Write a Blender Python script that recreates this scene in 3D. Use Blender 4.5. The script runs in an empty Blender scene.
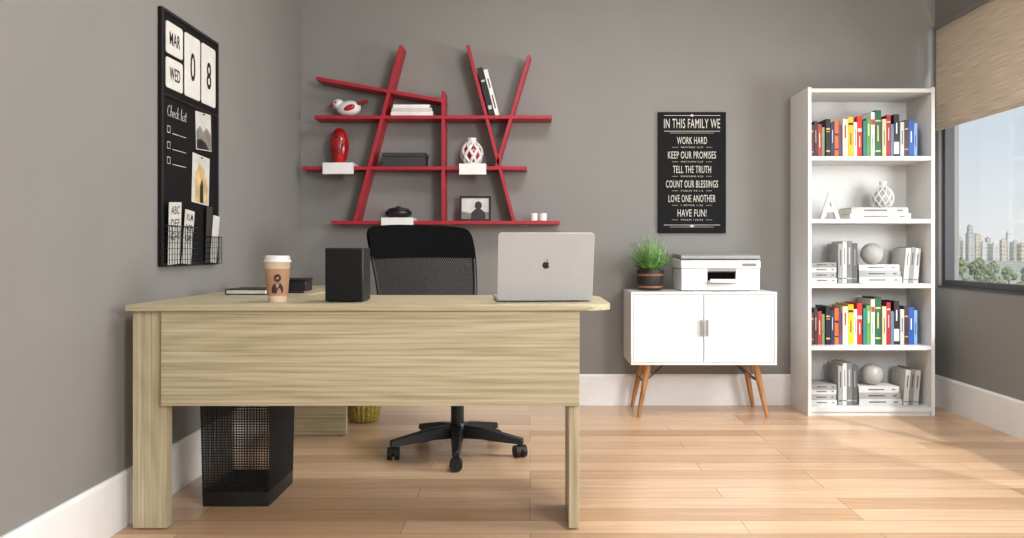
import bpy, bmesh, math, random
from mathutils import Vector, Matrix
random.seed(7)
C = bpy.context.scene.collection
R = math.radians
EYE = 0.93; F = 800.0; CX = 530.0; CY = 250.0
def X(px, Y): return (px-CX)*Y/F
def Z(py, Y): return EYE-(py-CY)*Y/F

# ------------------------------------------------------------ materials
def lin(c):
    o = []
    for v in c:
        v = v/255.0
        o.append(v/12.92 if v <= 0.04045 else ((v+0.055)/1.055)**2.4)
    return (o[0], o[1], o[2], 1.0)
def shade(c, k): return tuple(max(0, min(255, v*k)) for v in c)
def newmat(name):
    m = bpy.data.materials.new(name); m.use_nodes = True
    nt = m.node_tree
    return m, nt, nt.nodes, nt.links, nt.nodes['Principled BSDF']
def mat(name, rgb, rough=.5, metal=0.0, var=.04, scale=18, bump=0.0, bscale=None, stretch=(1, 1, 1), coat=0.0, spec=.5):
    m, nt, N, L, P = newmat(name)
    tc = N.new('ShaderNodeTexCoord'); mp = N.new('ShaderNodeMapping'); mp.inputs['Scale'].default_value = stretch
    nz = N.new('ShaderNodeTexNoise'); nz.inputs['Scale'].default_value = scale; nz.inputs['Detail'].default_value = 4
    rp = N.new('ShaderNodeValToRGB')
    rp.color_ramp.elements[0].position = .3; rp.color_ramp.elements[1].position = .7
    rp.color_ramp.elements[0].color = lin(shade(rgb, 1-var)); rp.color_ramp.elements[1].color = lin(shade(rgb, 1+var))
    L.new(tc.outputs['Object'], mp.inputs['Vector']); L.new(mp.outputs[0], nz.inputs['Vector'])
    L.new(nz.outputs['Fac'], rp.inputs[0]); L.new(rp.outputs[0], P.inputs['Base Color'])
    P.inputs['Roughness'].default_value = rough; P.inputs['Metallic'].default_value = metal
    P.inputs['Coat Weight'].default_value = coat; P.inputs['Specular IOR Level'].default_value = spec
    if bump:
        n2 = N.new('ShaderNodeTexNoise'); n2.inputs['Scale'].default_value = bscale or scale*8
        b = N.new('ShaderNodeBump'); b.inputs['Strength'].default_value = bump; b.inputs['Distance'].default_value = .002
        L.new(tc.outputs['Object'], n2.inputs['Vector']); L.new(n2.outputs['Fac'], b.inputs['Height']); L.new(b.outputs[0], P.inputs['Normal'])
    return m
_cm = {}
def cmat(rgb, rough=.55):
    k = (tuple(rgb), rough)
    if k not in _cm: _cm[k] = mat('paint_%d_%d_%d' % tuple(int(v) for v in rgb), rgb, rough)
    return _cm[k]
def woodmat(name, a, b, c, stretch, rough=.45, scale=3.0, k2=.5, cath=None, kc=.06):
    m, nt, N, L, P = newmat(name)
    tc = N.new('ShaderNodeTexCoord'); mp = N.new('ShaderNodeMapping'); mp.inputs['Scale'].default_value = stretch
    L.new(tc.outputs['Object'], mp.inputs['Vector'])
    n1 = N.new('ShaderNodeTexNoise'); n1.inputs['Scale'].default_value = scale; n1.inputs['Detail'].default_value = 7; n1.inputs['Distortion'].default_value = .25
    n2 = N.new('ShaderNodeTexNoise'); n2.inputs['Scale'].default_value = scale*3.6; n2.inputs['Detail'].default_value = 4
    L.new(mp.outputs[0], n1.inputs['Vector']); L.new(mp.outputs[0], n2.inputs['Vector'])
    ad = N.new('ShaderNodeMath'); ad.operation = 'MULTIPLY_ADD'; ad.inputs[1].default_value = k2
    L.new(n2.outputs['Fac'], ad.inputs[0]); L.new(n1.outputs['Fac'], ad.inputs[2])
    out = ad.outputs[0]
    if cath:   # growth-ring contours of a stretched noise give the arched cathedral figure
        m2 = N.new('ShaderNodeMapping'); m2.inputs['Scale'].default_value = cath; L.new(tc.outputs['Object'], m2.inputs['Vector'])
        n3 = N.new('ShaderNodeTexNoise'); n3.inputs['Scale'].default_value = 1.0; n3.inputs['Detail'].default_value = 1; n3.inputs['Roughness'].default_value = .3
        L.new(m2.outputs[0], n3.inputs['Vector'])
        mu = N.new('ShaderNodeMath'); mu.operation = 'MULTIPLY'; mu.inputs[1].default_value = 150; L.new(n3.outputs['Fac'], mu.inputs[0])
        si = N.new('ShaderNodeMath'); si.operation = 'SINE'; L.new(mu.outputs[0], si.inputs[0])
        a2 = N.new('ShaderNodeMath'); a2.operation = 'MULTIPLY_ADD'; a2.inputs[1].default_value = kc
        L.new(si.outputs[0], a2.inputs[0]); L.new(out, a2.inputs[2]); out = a2.outputs[0]
    rp = N.new('ShaderNodeValToRGB'); e = rp.color_ramp.elements
    e[0].position = .32+k2*.3; e[0].color = lin(a); e[1].position = .72+k2*.6; e[1].color = lin(c)
    x = e.new(.5+k2*.48); x.color = lin(b)
    L.new(out, rp.inputs[0]); L.new(rp.outputs[0], P.inputs['Base Color'])
    P.inputs['Roughness'].default_value = rough
    bp = N.new('ShaderNodeBump'); bp.inputs['Strength'].default_value = .03; bp.inputs['Distance'].default_value = .002
    L.new(out, bp.inputs['Height']); L.new(bp.outputs[0], P.inputs['Normal'])
    return m
def floormat():
    m, nt, N, L, P = newmat('oak_floor_planks')
    tc = N.new('ShaderNodeTexCoord')
    br = N.new('ShaderNodeTexBrick'); br.offset = .37; br.offset_frequency = 3; br.squash = 1
    br.inputs['Scale'].default_value = 1; br.inputs['Brick Width'].default_value = 1.15; br.inputs['Row Height'].default_value = .125
    br.inputs['Mortar Size'].default_value = .0012; br.inputs['Mortar Smooth'].default_value = .1; br.inputs['Bias'].default_value = 0
    br.inputs['Color1'].default_value = lin((188, 151, 116)); br.inputs['Color2'].default_value = lin((221, 189, 155))
    br.inputs['Mortar'].default_value = lin((120, 89, 64))
    L.new(tc.outputs['Object'], br.inputs['Vector'])
    mp = N.new('ShaderNodeMapping'); mp.inputs['Scale'].default_value = (.8, 22, 1)
    nz = N.new('ShaderNodeTexNoise'); nz.inputs['Scale'].default_value = 2.8; nz.inputs['Detail'].default_value = 9; nz.inputs['Distortion'].default_value = .6
    L.new(tc.outputs['Object'], mp.inputs['Vector']); L.new(mp.outputs[0], nz.inputs['Vector'])
    rp = N.new('ShaderNodeValToRGB'); rp.color_ramp.elements[0].position = .32; rp.color_ramp.elements[1].position = .66
    rp.color_ramp.elements[0].color = (.82, .79, .76, 1); rp.color_ramp.elements[1].color = (1.04, 1.04, 1.04, 1)
    L.new(nz.outputs['Fac'], rp.inputs[0])
    mx = N.new('ShaderNodeMix'); mx.data_type = 'RGBA'; mx.blend_type = 'MULTIPLY'; mx.inputs[0].default_value = 1
    L.new(br.outputs['Color'], mx.inputs[6]); L.new(rp.outputs[0], mx.inputs[7]); L.new(mx.outputs[2], P.inputs['Base Color'])
    P.inputs['Roughness'].default_value = .28
    bp = N.new('ShaderNodeBump'); bp.inputs['Strength'].default_value = .25; bp.inputs['Distance'].default_value = .001; bp.invert = True
    L.new(br.outputs['Fac'], bp.inputs['Height']); L.new(bp.outputs[0], P.inputs['Normal'])
    return m
def gridmat(name, rgb, pitch, wire, diag=False, rough=.5):
    """a woven wire sheet: real holes through a procedural grid"""
    m, nt, N, L, P = newmat(name)
    P.inputs['Base Color'].default_value = lin(rgb); P.inputs['Roughness'].default_value = rough; P.inputs['Specular IOR Level'].default_value = .2
    tc = N.new('ShaderNodeTexCoord'); s = N.new('ShaderNodeSeparateXYZ'); L.new(tc.outputs['Object'], s.inputs[0])
    def mt(op, a, b=None):
        n = N.new('ShaderNodeMath'); n.operation = op
        for i, v in enumerate((a, b)):
            if v is None: continue
            if isinstance(v, (int, float)): n.inputs[i].default_value = v
            else: L.new(v, n.inputs[i])
        return n.outputs[0]
    u = mt('ADD', s.outputs[0], s.outputs[1]); v = s.outputs[2]
    if diag: u, v = mt('ADD', u, v), mt('SUBTRACT', u, v)
    a = mt('LESS_THAN', mt('FRACT', mt('DIVIDE', u, pitch)), wire); b = mt('LESS_THAN', mt('FRACT', mt('DIVIDE', v, pitch)), wire)
    k = mt('MAXIMUM', a, b)
    L.new(k, P.inputs['Alpha'])
    return m
def glassmat():
    m, nt, N, L, P = newmat('window_glass')
    N.remove(P); out = N['Material Output']
    t = N.new('ShaderNodeBsdfTransparent'); t.inputs[0].default_value = (.97, .98, .98, 1)
    g = N.new('ShaderNodeBsdfGlossy'); g.inputs['Roughness'].default_value = .02
    mx = N.new('ShaderNodeMixShader'); mx.inputs[0].default_value = .04
    L.new(t.outputs[0], mx.inputs[1]); L.new(g.outputs[0], mx.inputs[2]); L.new(mx.outputs[0], out.inputs[0])
    return m
def buildingmat(name, wall, win, w, h):
    m, nt, N, L, P = newmat(name)
    tc = N.new('ShaderNodeTexCoord'); s = N.new('ShaderNodeSeparateXYZ'); c = N.new('ShaderNodeCombineXYZ')
    ad = N.new('ShaderNodeMath'); L.new(tc.outputs['Object'], s.inputs[0])
    L.new(s.outputs[0], ad.inputs[0]); L.new(s.outputs[1], ad.inputs[1]); L.new(ad.outputs[0], c.inputs[0]); L.new(s.outputs[2], c.inputs[1])
    b = N.new('ShaderNodeTexBrick'); b.offset = 0; b.inputs['Scale'].default_value = 1
    b.inputs['Brick Width'].default_value = w; b.inputs['Row Height'].default_value = h; b.inputs['Mortar Size'].default_value = .8
    b.inputs['Color1'].default_value = lin(win); b.inputs['Color2'].default_value = lin(shade(win, 1.12)); b.inputs['Mortar'].default_value = lin(wall)
    L.new(c.outputs[0], b.inputs['Vector']); L.new(b.outputs['Color'], P.inputs['Base Color']); P.inputs['Roughness'].default_value = .9
    return m

OA, OB, OC = (148, 136, 107), (180, 168, 137), (202, 192, 164)
M = {}
M['wall'] = mat('grey_wall_paint', (131, 129, 126), .7, var=.012, scale=3, bump=.05, bscale=220)
M['ceil'] = mat('white_ceiling_paint', (232, 231, 229), .8, var=.01)
M['trim'] = mat('white_trim_paint', (234, 233, 232), .4, var=.01)
M['floor'] = floormat()
M['oakx'] = woodmat('pale_oak_along', OA, OB, OC, (.55, 40, 40), cath=(.35, 3.2, 3.2), kc=.045)
M['oaky'] = woodmat('pale_oak_deep', OA, OB, OC, (40, .55, 40), cath=(3.2, .35, 3.2), kc=.045)
M['oakz'] = woodmat('pale_oak_upright', OA, OB, OC, (46, 46, .55), cath=(5.0, 5.0, .4), kc=.035)
M['legwood'] = woodmat('warm_leg_wood', (136, 90, 52), (172, 120, 74), (192, 142, 96), (12, 12, 1.5), .4)
M['potwood'] = woodmat('black_pot_wood', (22, 18, 16), (34, 27, 23), (48, 38, 31), (14, 14, 2), .5)
M['white'] = mat('white_lacquer', (230, 229, 228), .35, var=.01, spec=.35)
M['whitemat'] = mat('white_melamine', (214, 213, 211), .5, var=.01, spec=.3)
M['plastic_w'] = mat('white_plastic', (224, 223, 222), .45, var=.01, spec=.35)
M['plastic_g'] = mat('grey_plastic', (120, 120, 120), .4)
M['plastic_l'] = mat('light_grey_plastic', (152, 152, 153), .5, var=.02)
M['black'] = mat('black_plastic', (18, 18, 19), .42, var=.1)
M['blackdeep'] = mat('black_recess', (8, 8, 8), .9, spec=.05)
M['blackmat'] = mat('black_paint_board', (17, 17, 18), .75, var=.12, scale=30, spec=.2)
M['blackfab'] = mat('black_fabric', (8, 8, 9), .9, bump=.3, bscale=600, spec=.1)
M['speaker'] = mat('black_speaker_cloth', (22, 21, 21), .8, bump=.4, bscale=900, spec=.25)
M['wire'] = mat('black_wire', (15, 15, 15), .4)
M['chrome'] = mat('brushed_steel', (150, 150, 150), .35, .8)
M['silver'] = mat('silver_aluminium', (178, 178, 181), .42, .2, var=.01)
M['facet'] = mat('pale_grey_facets', (158, 157, 155), .4, var=.03)
M['logo'] = mat('dark_emblem', (18, 18, 20), .2)
M['red'] = mat('red_lacquer', (160, 24, 42), .42, var=.04)
M['redgloss'] = mat('red_glaze', (150, 16, 22), .22, var=.3, scale=16, coat=.2)
M['darkred'] = mat('dark_red_glaze', (60, 10, 12), .2)
M['ceramic'] = mat('white_ceramic', (222, 221, 218), .25, var=.02)
M['lettershade'] = mat('shaded_white_letter', (190, 188, 184), .5, var=.02)  # white letter, its shading put into a darker base colour
M['gold'] = mat('gold_green_glaze', (160, 142, 66), .4, .25, var=.2, scale=60)
M['paper'] = mat('white_paper', (226, 225, 221), .8, var=.015)
M['card'] = mat('off_white_card', (210, 208, 202), .8, var=.02)
M['greycard'] = mat('grey_white_card', (196, 194, 189), .85, var=.03)
M['cream'] = mat('page_edges', (218, 213, 202), .85, var=.05, scale=120)
M['chalk'] = mat('white_lettering', (198, 194, 186), .8, var=.03)
M['ink'] = mat('black_ink', (24, 24, 24), .7)
M['kraft'] = mat('kraft_card', (176, 136, 106), .75, var=.05)
M['band'] = mat('brown_pot_band', (128, 88, 60), .6, var=.08)
M['cupwhite'] = mat('cup_card', (214, 190, 166), .6)
M['brown'] = mat('brown_print', (58, 34, 24), .6)
M['leaf'] = mat('grass_leaf', (110, 156, 82), .5, var=.32, scale=30)
M['soil'] = mat('soil', (48, 36, 28), .95, var=.3)
M['frame_dark'] = mat('dark_window_frame', (58, 58, 61), .45)
M['glass'] = glassmat()
M['screen'] = mat('dark_screen', (12, 12, 14), .1)
M['darkbox'] = mat('charcoal_box', (50, 48, 48), .7)
M['chairmesh'] = gridmat('black_chair_mesh', (14, 14, 15), .009, .5, True, .9)
M['tree'] = mat('tree_foliage', (136, 142, 112), .9, var=.4, scale=1.4)
M['trunk'] = mat('bark', (104, 88, 72), .9)
M['ground'] = mat('parkland', (176, 175, 156), .95, var=.15, scale=.05)
M['snap_light'] = mat('photo_sky_tone', (200, 198, 193), .4, var=.06)
M['snap_mid'] = mat('photo_mid_tone', (126, 122, 115), .4, var=.12)
M['snap_dark'] = mat('photo_dark_tone', (38, 37, 36), .4, var=.2)
M['snap_warm'] = mat('photo_warm_tone', (196, 170, 118), .4, var=.15)
def blindmat():
    m, nt, N, L, P = newmat('woven_beige_blind')
    tc = N.new('ShaderNodeTexCoord'); mp = N.new('ShaderNodeMapping'); mp.inputs['Scale'].default_value = (1, 2.5, 110)
    nz = N.new('ShaderNodeTexNoise'); nz.inputs['Scale'].default_value = 2; nz.inputs['Detail'].default_value = 3
    L.new(tc.outputs['Object'], mp.inputs[0]); L.new(mp.outputs[0], nz.inputs['Vector'])
    rp = N.new('ShaderNodeValToRGB'); rp.color_ramp.elements[0].position = .3; rp.color_ramp.elements[1].position = .7
    rp.color_ramp.elements[0].color = lin((184, 170, 153)); rp.color_ramp.elements[1].color = lin((216, 204, 189))
    L.new(nz.outputs['Fac'], rp.inputs[0]); L.new(rp.outputs[0], P.inputs['Base Color']); P.inputs['Roughness'].default_value = .9
    tr = N.new('ShaderNodeBsdfTranslucent'); L.new(rp.outputs[0], tr.inputs[0])
    mx = N.new('ShaderNodeMixShader'); mx.inputs[0].default_value = .44
    L.new(P.outputs[0], mx.inputs[1]); L.new(tr.outputs[0], mx.inputs[2]); L.new(mx.outputs[0], N['Material Output'].inputs[0])
    return m
M['blind'] = blindmat()

# ------------------------------------------------------------ mesh helpers
def B(): return bmesh.new()
def box(bm, x0, x1, y0, y1, z0, z1):
    v = [bm.verts.new(p) for p in ((x0,y0,z0),(x1,y0,z0),(x1,y1,z0),(x0,y1,z0),(x0,y0,z1),(x1,y0,z1),(x1,y1,z1),(x0,y1,z1))]
    for f in ((0,3,2,1),(4,5,6,7),(0,1,5,4),(1,2,6,5),(2,3,7,6),(3,0,4,7)): bm.faces.new([v[i] for i in f])
    return bm
def prism(bm, pts, axis, d0, d1):
    def P(a, b, d): return {'y': (a, d, b), 'z': (a, b, d), 'x': (d, a, b)}[axis]
    A = [bm.verts.new(P(a, b, d0)) for a, b in pts]; D = [bm.verts.new(P(a, b, d1)) for a, b in pts]
    bm.faces.new(A); bm.faces.new(D[::-1]); n = len(pts)
    for i in range(n): bm.faces.new((A[i], D[i], D[(i+1) % n], A[(i+1) % n]))
    return bm
def rrect(x0, x1, y0, y1, r, seg=6):
    o = []
    for cx, cy, a in ((x1-r, y1-r, 0), (x0+r, y1-r, 90), (x0+r, y0+r, 180), (x1-r, y0+r, 270)):
        for i in range(seg+1):
            t = R(a+90*i/seg); o.append((cx+r*math.cos(t), cy+r*math.sin(t)))
    return o
def lathe(bm, prof, c=(0, 0, 0), seg=32, sx=1.0, sy=1.0):
    rings = []
    for r, z in prof:
        if r < 1e-6: rings.append([bm.verts.new((c[0], c[1], c[2]+z))])
        else: rings.append([bm.verts.new((c[0]+sx*r*math.cos(2*math.pi*i/seg), c[1]+sy*r*math.sin(2*math.pi*i/seg), c[2]+z)) for i in range(seg)])
    for a, b in zip(rings, rings[1:]):
        for i in range(seg):
            j = (i+1) % seg
            if len(a) == 1 and len(b) == 1: continue
            if len(a) == 1: bm.faces.new((a[0], b[j], b[i]))
            elif len(b) == 1: bm.faces.new((a[i], a[j], b[0]))
            else: bm.faces.new((a[i], a[j], b[j], b[i]))
    for ring, fl in ((rings[0], True), (rings[-1], False)):
        if len(ring) > 2: bm.faces.new(ring[::-1] if fl else ring)
    return bm
def tube(bm, pts, r, seg=8, r1=None, closed=False):
    pts = [Vector(p) for p in pts]; n = len(pts); rings = []
    for i, p in enumerate(pts):
        if closed: d = pts[(i+1) % n]-pts[i-1]
        else: d = pts[min(i+1, n-1)]-pts[max(i-1, 0)]
        d.normalize()
        up = Vector((0, 0, 1)) if abs(d.z) < .92 else Vector((1, 0, 0))
        a = d.cross(up).normalized(); b = a.cross(d).normalized()
        rr = r if r1 is None else r+(r1-r)*i/max(1, n-1)
        rings.append([bm.verts.new(p+a*rr*math.cos(2*math.pi*k/seg)+b*rr*math.sin(2*math.pi*k/seg)) for k in range(seg)])
    m = n if closed else n-1
    for i in range(m):
        A = rings[i]; D = rings[(i+1) % n]
        for k in range(seg): bm.faces.new((A[k], A[(k+1) % seg], D[(k+1) % seg], D[k]))
    if not closed: bm.faces.new(rings[0][::-1]); bm.faces.new(rings[-1])
    return bm
def loft(bm, secs, cap0=False, cap1=False):
    rs = [[bm.verts.new(p) for p in s] for s in secs]
    for a, b in zip(rs, rs[1:]):
        for i in range(len(a)): bm.faces.new((a[i], a[(i+1) % len(a)], b[(i+1) % len(a)], b[i]))
    if cap0: bm.faces.new(rs[0][::-1])
    if cap1: bm.faces.new(rs[-1])
    return bm
def ell(bm, c, r, rot=None, seg=20):
    mx = Matrix.Translation(c) @ (rot.to_4x4() if rot else Matrix.Identity(4)) @ Matrix.Diagonal((r[0], r[1], r[2], 1))
    bmesh.ops.create_uvsphere(bm, u_segments=seg, v_segments=max(8, seg//2+2), radius=1, matrix=mx)
    return bm
def obj(name, bm, m, parent=None, bevel=0, smooth=True, label=None):
    bmesh.ops.recalc_face_normals(bm, faces=bm.faces)
    me = bpy.data.meshes.new(name); bm.to_mesh(me); bm.free()
    if smooth:
        me.polygons.foreach_set('use_smooth', [True]*len(me.polygons)); me.set_sharp_from_angle(angle=R(35))
    me.materials.append(m)
    o = bpy.data.objects.new(name, me); C.objects.link(o)
    if parent: o.parent = parent
    if bevel:
        b = o.modifiers.new('bevel', 'BEVEL'); b.width = bevel; b.segments = 2; b.limit_method = 'ANGLE'; b.angle_limit = R(40)
    if label: o['label'] = label
    return o
def tag(o, label, cat, group=None):
    o['label'] = label; o['category'] = cat
    if group: o['group'] = group
    return o
def thing(name, label, cat, loc=(0, 0, 0), group=None, rotz=0):
    o = bpy.data.objects.new(name, None); o.empty_display_size = .05; C.objects.link(o)
    o.location = loc; o.rotation_euler = (0, 0, rotz)
    return tag(o, label, cat, group)
def struct(name, bm, m, parent=None, bevel=0):
    o = obj(name, bm, m, parent, bevel, smooth=False)
    if not parent: o['kind'] = 'structure'
    return o
def text(name, s, m, parent, o, u, v, w, h, bold=0.0, lift=.0008, shear=0.0, thick=0.0):
    """letters centred at o, spanning w along u and h along v; thick gives them depth"""
    cu = bpy.data.curves.new('t', 'FONT'); cu.body = s; cu.size = 1; cu.offset = bold; cu.resolution_u = 3; cu.space_character = 1.08; cu.shear = shear
    if thick: cu.extrude = .1
    t = bpy.data.objects.new('t', cu); C.objects.link(t)
    dg = bpy.context.evaluated_depsgraph_get()
    me = bpy.data.meshes.new_from_object(t.evaluated_get(dg)); bpy.data.objects.remove(t)
    xs = [q.co.x for q in me.vertices]; ys = [q.co.y for q in me.vertices]
    x0, x1, y0, y1 = min(xs), max(xs), min(ys), max(ys)
    if w is None: w = h*(x1-x0)/(y1-y0)
    o = Vector(o); u = Vector(u); v = Vector(v); n = u.cross(v)
    for q in me.vertices:
        a = (q.co.x-x0)/(x1-x0)-.5; b = (q.co.y-y0)/(y1-y0)-.5
        q.co = o+u*(a*w)+v*(b*h)+n*(lift+q.co.z*5*thick)
    me.materials.clear(); me.materials.append(m); me.name = name
    ob = bpy.data.objects.new(name, me); C.objects.link(ob); ob.parent = parent
    return ob
def rad(prof, z):
    for (r0, z0), (r1, z1) in zip(prof, prof[1:]):
        if z0 <= z <= z1 and z1 > z0: return r0+(r1-r0)*(z-z0)/(z1-z0)
    return .05

# ------------------------------------------------------------ room
YW = 4.8; XL = -1.374; XR = 2.43; H = 2.75; YB = -1.6
struct('floor', box(B(), XL-.12, XR+.12, YB, YW+.12, -.1, 0), M['floor'])
struct('ceiling', box(B(), XL-.12, XR+.12, YB, YW+.12, H, H+.1), M['ceil'])
struct('wall_back', box(B(), XL-.12, XR+.12, YW, YW+.12, 0, H), M['wall'])
struct('wall_left', box(B(), XL-.12, XL, YB, YW, 0, H), M['wall'])
WY0, WY1, WZ0, WZ1 = 2.0, 4.755, .72, 2.27
w = B()
box(w, XR, XR+.12, YB, YW, 0, WZ0); box(w, XR, XR+.12, YB, YW, WZ1, H)
box(w, XR, XR+.12, YB, WY0, WZ0, WZ1); box(w, XR, XR+.12, WY1, YW, WZ0, WZ1)
struct('wall_right', w, M['wall'])
BH = .186
def bprof(s): return [(0, 0), (s*.015, 0), (s*.015, BH-.012), (s*.009, BH), (0, BH)]
struct('baseboard_back', prism(B(), [(YW-a, z) for a, z in bprof(1)], 'x', XL, XR), M['trim'])
struct('baseboard_left', prism(B(), [(XL+a, z) for a, z in bprof(1)], 'y', YB, YW-.015), M['trim'])
struct('baseboard_right', prism(B(), [(XR-a, z) for a, z in bprof(1)], 'y', YB, YW-.015), M['trim'])
wf = B(); fx0, fx1 = XR+.02, XR+.075
box(wf, fx0, fx1, WY0, WY1, WZ0, WZ0+.035); box(wf, fx0, fx1, WY0, WY1, WZ1-.035, WZ1)
box(wf, fx0, fx1, WY0, WY0+.04, WZ0+.035, WZ1-.035); box(wf, fx0, fx1, WY1-.035, WY1, WZ0+.035, WZ1-.035)
box(wf, fx0, fx1, 3.0, 3.04, WZ0+.035, WZ1-.035)
win = struct('window_1', wf, M['frame_dark'])
obj('glass', box(B(), XR+.045, XR+.049, WY0+.02, WY1-.02, WZ0+.02, WZ1-.02), M['glass'], win, smooth=False)
obj('window_sill', box(B(), XR-.006, XR+.018, WY0, WY1, WZ0-.012, WZ0), M['frame_dark'], win)

# roller blind
t = thing('roller_blind', 'beige woven roller blind half lowered over the window', 'blind', (2.405, 3.4, 1.633))
obj('fabric', box(B(), -.001, .001, -1.36, 1.335, .018, .60), M['blind'], t, smooth=False)
obj('bottom_bar', box(B(), -.006, .006, -1.36, 1.335, 0, .018), M['blind'], t, .003)
obj('head_rail', prism(B(), rrect(-.018, .022, .6, .622, .008), 'y', -1.375, 1.345), M['plastic_g'], t)

# ------------------------------------------------------------ outside the window
GZ = -11
struct('ground', box(B(), 12, 1400, 0, 2600, GZ-1, GZ), M['ground'])
bm1 = buildingmat('hazed_pale_tower', (236, 230, 222), (206, 202, 198), 4.2, 4)  # tower wall and window colours are lightened to carry distance haze
bm2 = buildingmat('hazed_grey_tower', (212, 207, 202), (184, 181, 179), 5, 4)
bm3 = buildingmat('hazed_sand_block', (230, 214, 194), (192, 180, 168), 5, 4.5)
blds = [(942, 7, 6, bm1, 0), (947.5, 3, 10, bm2, 0), (953, 7, 7, bm3, 0), (959, 3.5, 13, bm2, 0), (964, 5, 9, bm1, 0), (970, 6, 24, bm2, 1), (977, 6, 15, bm3, 0), (983.5, 4, 8, bm1, 0), (988, 4, 12, bm2, 0), (995, 9, 6, bm1, 0), (1003, 4.5, 10, bm3, 0), (1008.5, 5, 17, bm1, 1), (1015, 7, 8, bm2, 0), (1023, 8, 6, bm3, 0), (1031, 5, 11, bm1, 0), (1041, 12, 8, bm3, 0)]
for i, (px, wpx, hpx, bmt, tier) in enumerate(blds):
    Y = 880+((i*37) % 60); s = Y/F; cx = X(px, Y); hw = wpx*s/2; top = EYE+hpx*s
    kind = {bm1: 'pale', bm2: 'grey', bm3: 'sandy'}[bmt]
    t = thing('office_building', kind + ' city building on the distant skyline outside the window', 'building', (cx, Y, GZ), kind+' skyline buildings')
    body = B(); hh = top-GZ
    if tier:
        box(body, -hw, hw, -hw, hw, 0, hh*.8); b2_ = B(); box(b2_, -hw*.7, hw*.7, -hw*.7, hw*.7, hh*.8, hh)
        obj('upper_tier', b2_, bmt, t, smooth=False)
    else: box(body, -hw, hw, -hw, hw, 0, hh)
    obj('tower', body, bmt, t, smooth=False)
    obj('roof_box', box(B(), -hw*.4, hw*.4, -hw*.4, hw*.4, hh, hh+1.8), bmt, t, smooth=False)
# park trees: one built, then copied
t0 = thing('tree', 'leafy green tree in the park outside the window', 'tree', (0, 0, GZ), 'park trees outside the window')
cr = B(); rr = 2.7
for k in range(15):
    a = k*2.4; q = (k/15)**.5*.6*rr; rd = rr*random.uniform(.28, .42); zc = .5+.35*random.random()
    if k < 2: zc = .88
    g = bmesh.ops.create_icosphere(cr, subdivisions=3, radius=1, matrix=Matrix.Translation((q*math.cos(a), q*math.sin(a), 6*zc)) @ Matrix.Diagonal((rd, rd, rd*.85, 1)))
    for v in g['verts']: v.co += Vector((random.uniform(-1, 1), random.uniform(-1, 1), random.uniform(-1, 1)))*.14*rd
obj('crown', cr, M['tree'], t0, smooth=False)
obj('trunk', tube(B(), [(0, 0, 0), (0, 0, 4.2)], .25, 8, .14), M['trunk'], t0)
first = True
for j, (Y, yp) in enumerate(((150, 287), (163, 284), (178, 279), (196, 275), (216, 270), (240, 266), (268, 262), (300, 259))):
    xa, xb = X(938, Y), X(1046, Y); xx = xa+3.0*(j % 2); top = Z(yp, Y)-GZ
    while xx < xb:
        if random.random() < .35: xx += 6.1; continue
        if first: o = t0; first = False
        else:
            o = t0.copy(); C.objects.link(o)
            for ch in list(t0.children):
                c = ch.copy(); C.objects.link(c); c.parent = o
        k_ = random.uniform(.72, 1.0)
        o.location = (xx, Y, GZ); o.rotation_euler = (0, 0, random.random()*6.28); o.scale = (k_, k_, top/6.3*random.uniform(.8, 1.12))
        xx += 6.1

# ------------------------------------------------------------ desk
DT = .75
t = thing('desk', 'pale oak L-shaped office desk with deep front panel', 'desk', (0, 0, 0))
DX0, DX1, DY0, DY1 = -1.326, .272, 2.62, 3.2
pts = [(DX0, DY0)]
for cx, cy, r, a in ((DX1-.10, DY0+.10, .10, -90), (DX1-.12, DY1-.12, .12, 0)):
    for i in range(9):
        q = R(a+90*i/8); pts.append((cx+r*math.cos(q), cy+r*math.sin(q)))
pts.append((DX0, DY1))
obj('tabletop', prism(B(), pts, 'z', DT-.02, DT), M['oakx'], t, .002)
obj('return_top', box(B(), DX0, -.89, DY1+.001, 4.06, DT-.02, DT), M['oaky'], t, .002)
obj('front_panel', box(B(), -1.216, .163, 2.636, 2.656, .416, DT-.0205), M['oakx'], t, .0015)
obj('leg', box(B(), -1.320, -1.207, 2.657, 2.70, .005, DT-.0205), M['oakz'], t, .002)
obj('leg', box(B(), .128, .163, 2.657, 2.92, .005, DT-.0205), M['oakz'], t, .002)
obj('end_panel', box(B(), -1.31, -.918, 3.995, 4.025, .005, DT-.0205), M['oakx'], t, .002)
for x, y in ((-1.29, 2.68), (-1.235, 2.68), (.146, 2.69), (.146, 2.89), (-1.28, 4.01), (-.95, 4.01)):
    obj('foot_glide', lathe(B(), [(.010, 0), (.012, .001), (.012, .005)], (x, y, 0), 16), M['plastic_g'], t)

# ------------------------------------------------------------ waste bin: woven from real wires
t = thing('waste_bin', 'black wire mesh waste bin on the floor under the desk', 'bin', (-1.068, 3.05, 0))
def ring(hx, hy, r, z): return [(a, b, z) for a, b in rrect(-hx, hx, -hy, hy, r, 5)]
def binxy(s, z):
    """point at perimeter fraction s and height z on the tapered wall"""
    f = (z-.05)/.35; hx = .12+.006*f; hy = .15+.006*f
    per = 4*(hx+hy); d = (s % 1.0)*per
    for ax, ay, bx, by in ((-hx, -hy, hx, -hy), (hx, -hy, hx, hy), (hx, hy, -hx, hy), (-hx, hy, -hx, -hy)):
        ln = abs(bx-ax)+abs(by-ay)
        if d <= ln: return Vector((ax+(bx-ax)*d/ln, ay+(by-ay)*d/ln, z))
        d -= ln
    return Vector((-hx, -hy, z))
bm = B(); nv = 108; wr = .0017
for i in range(nv):
    tube(bm, [binxy((i+.5)/nv, .05), binxy((i+.5)/nv, .40)], wr, 4)
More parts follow.
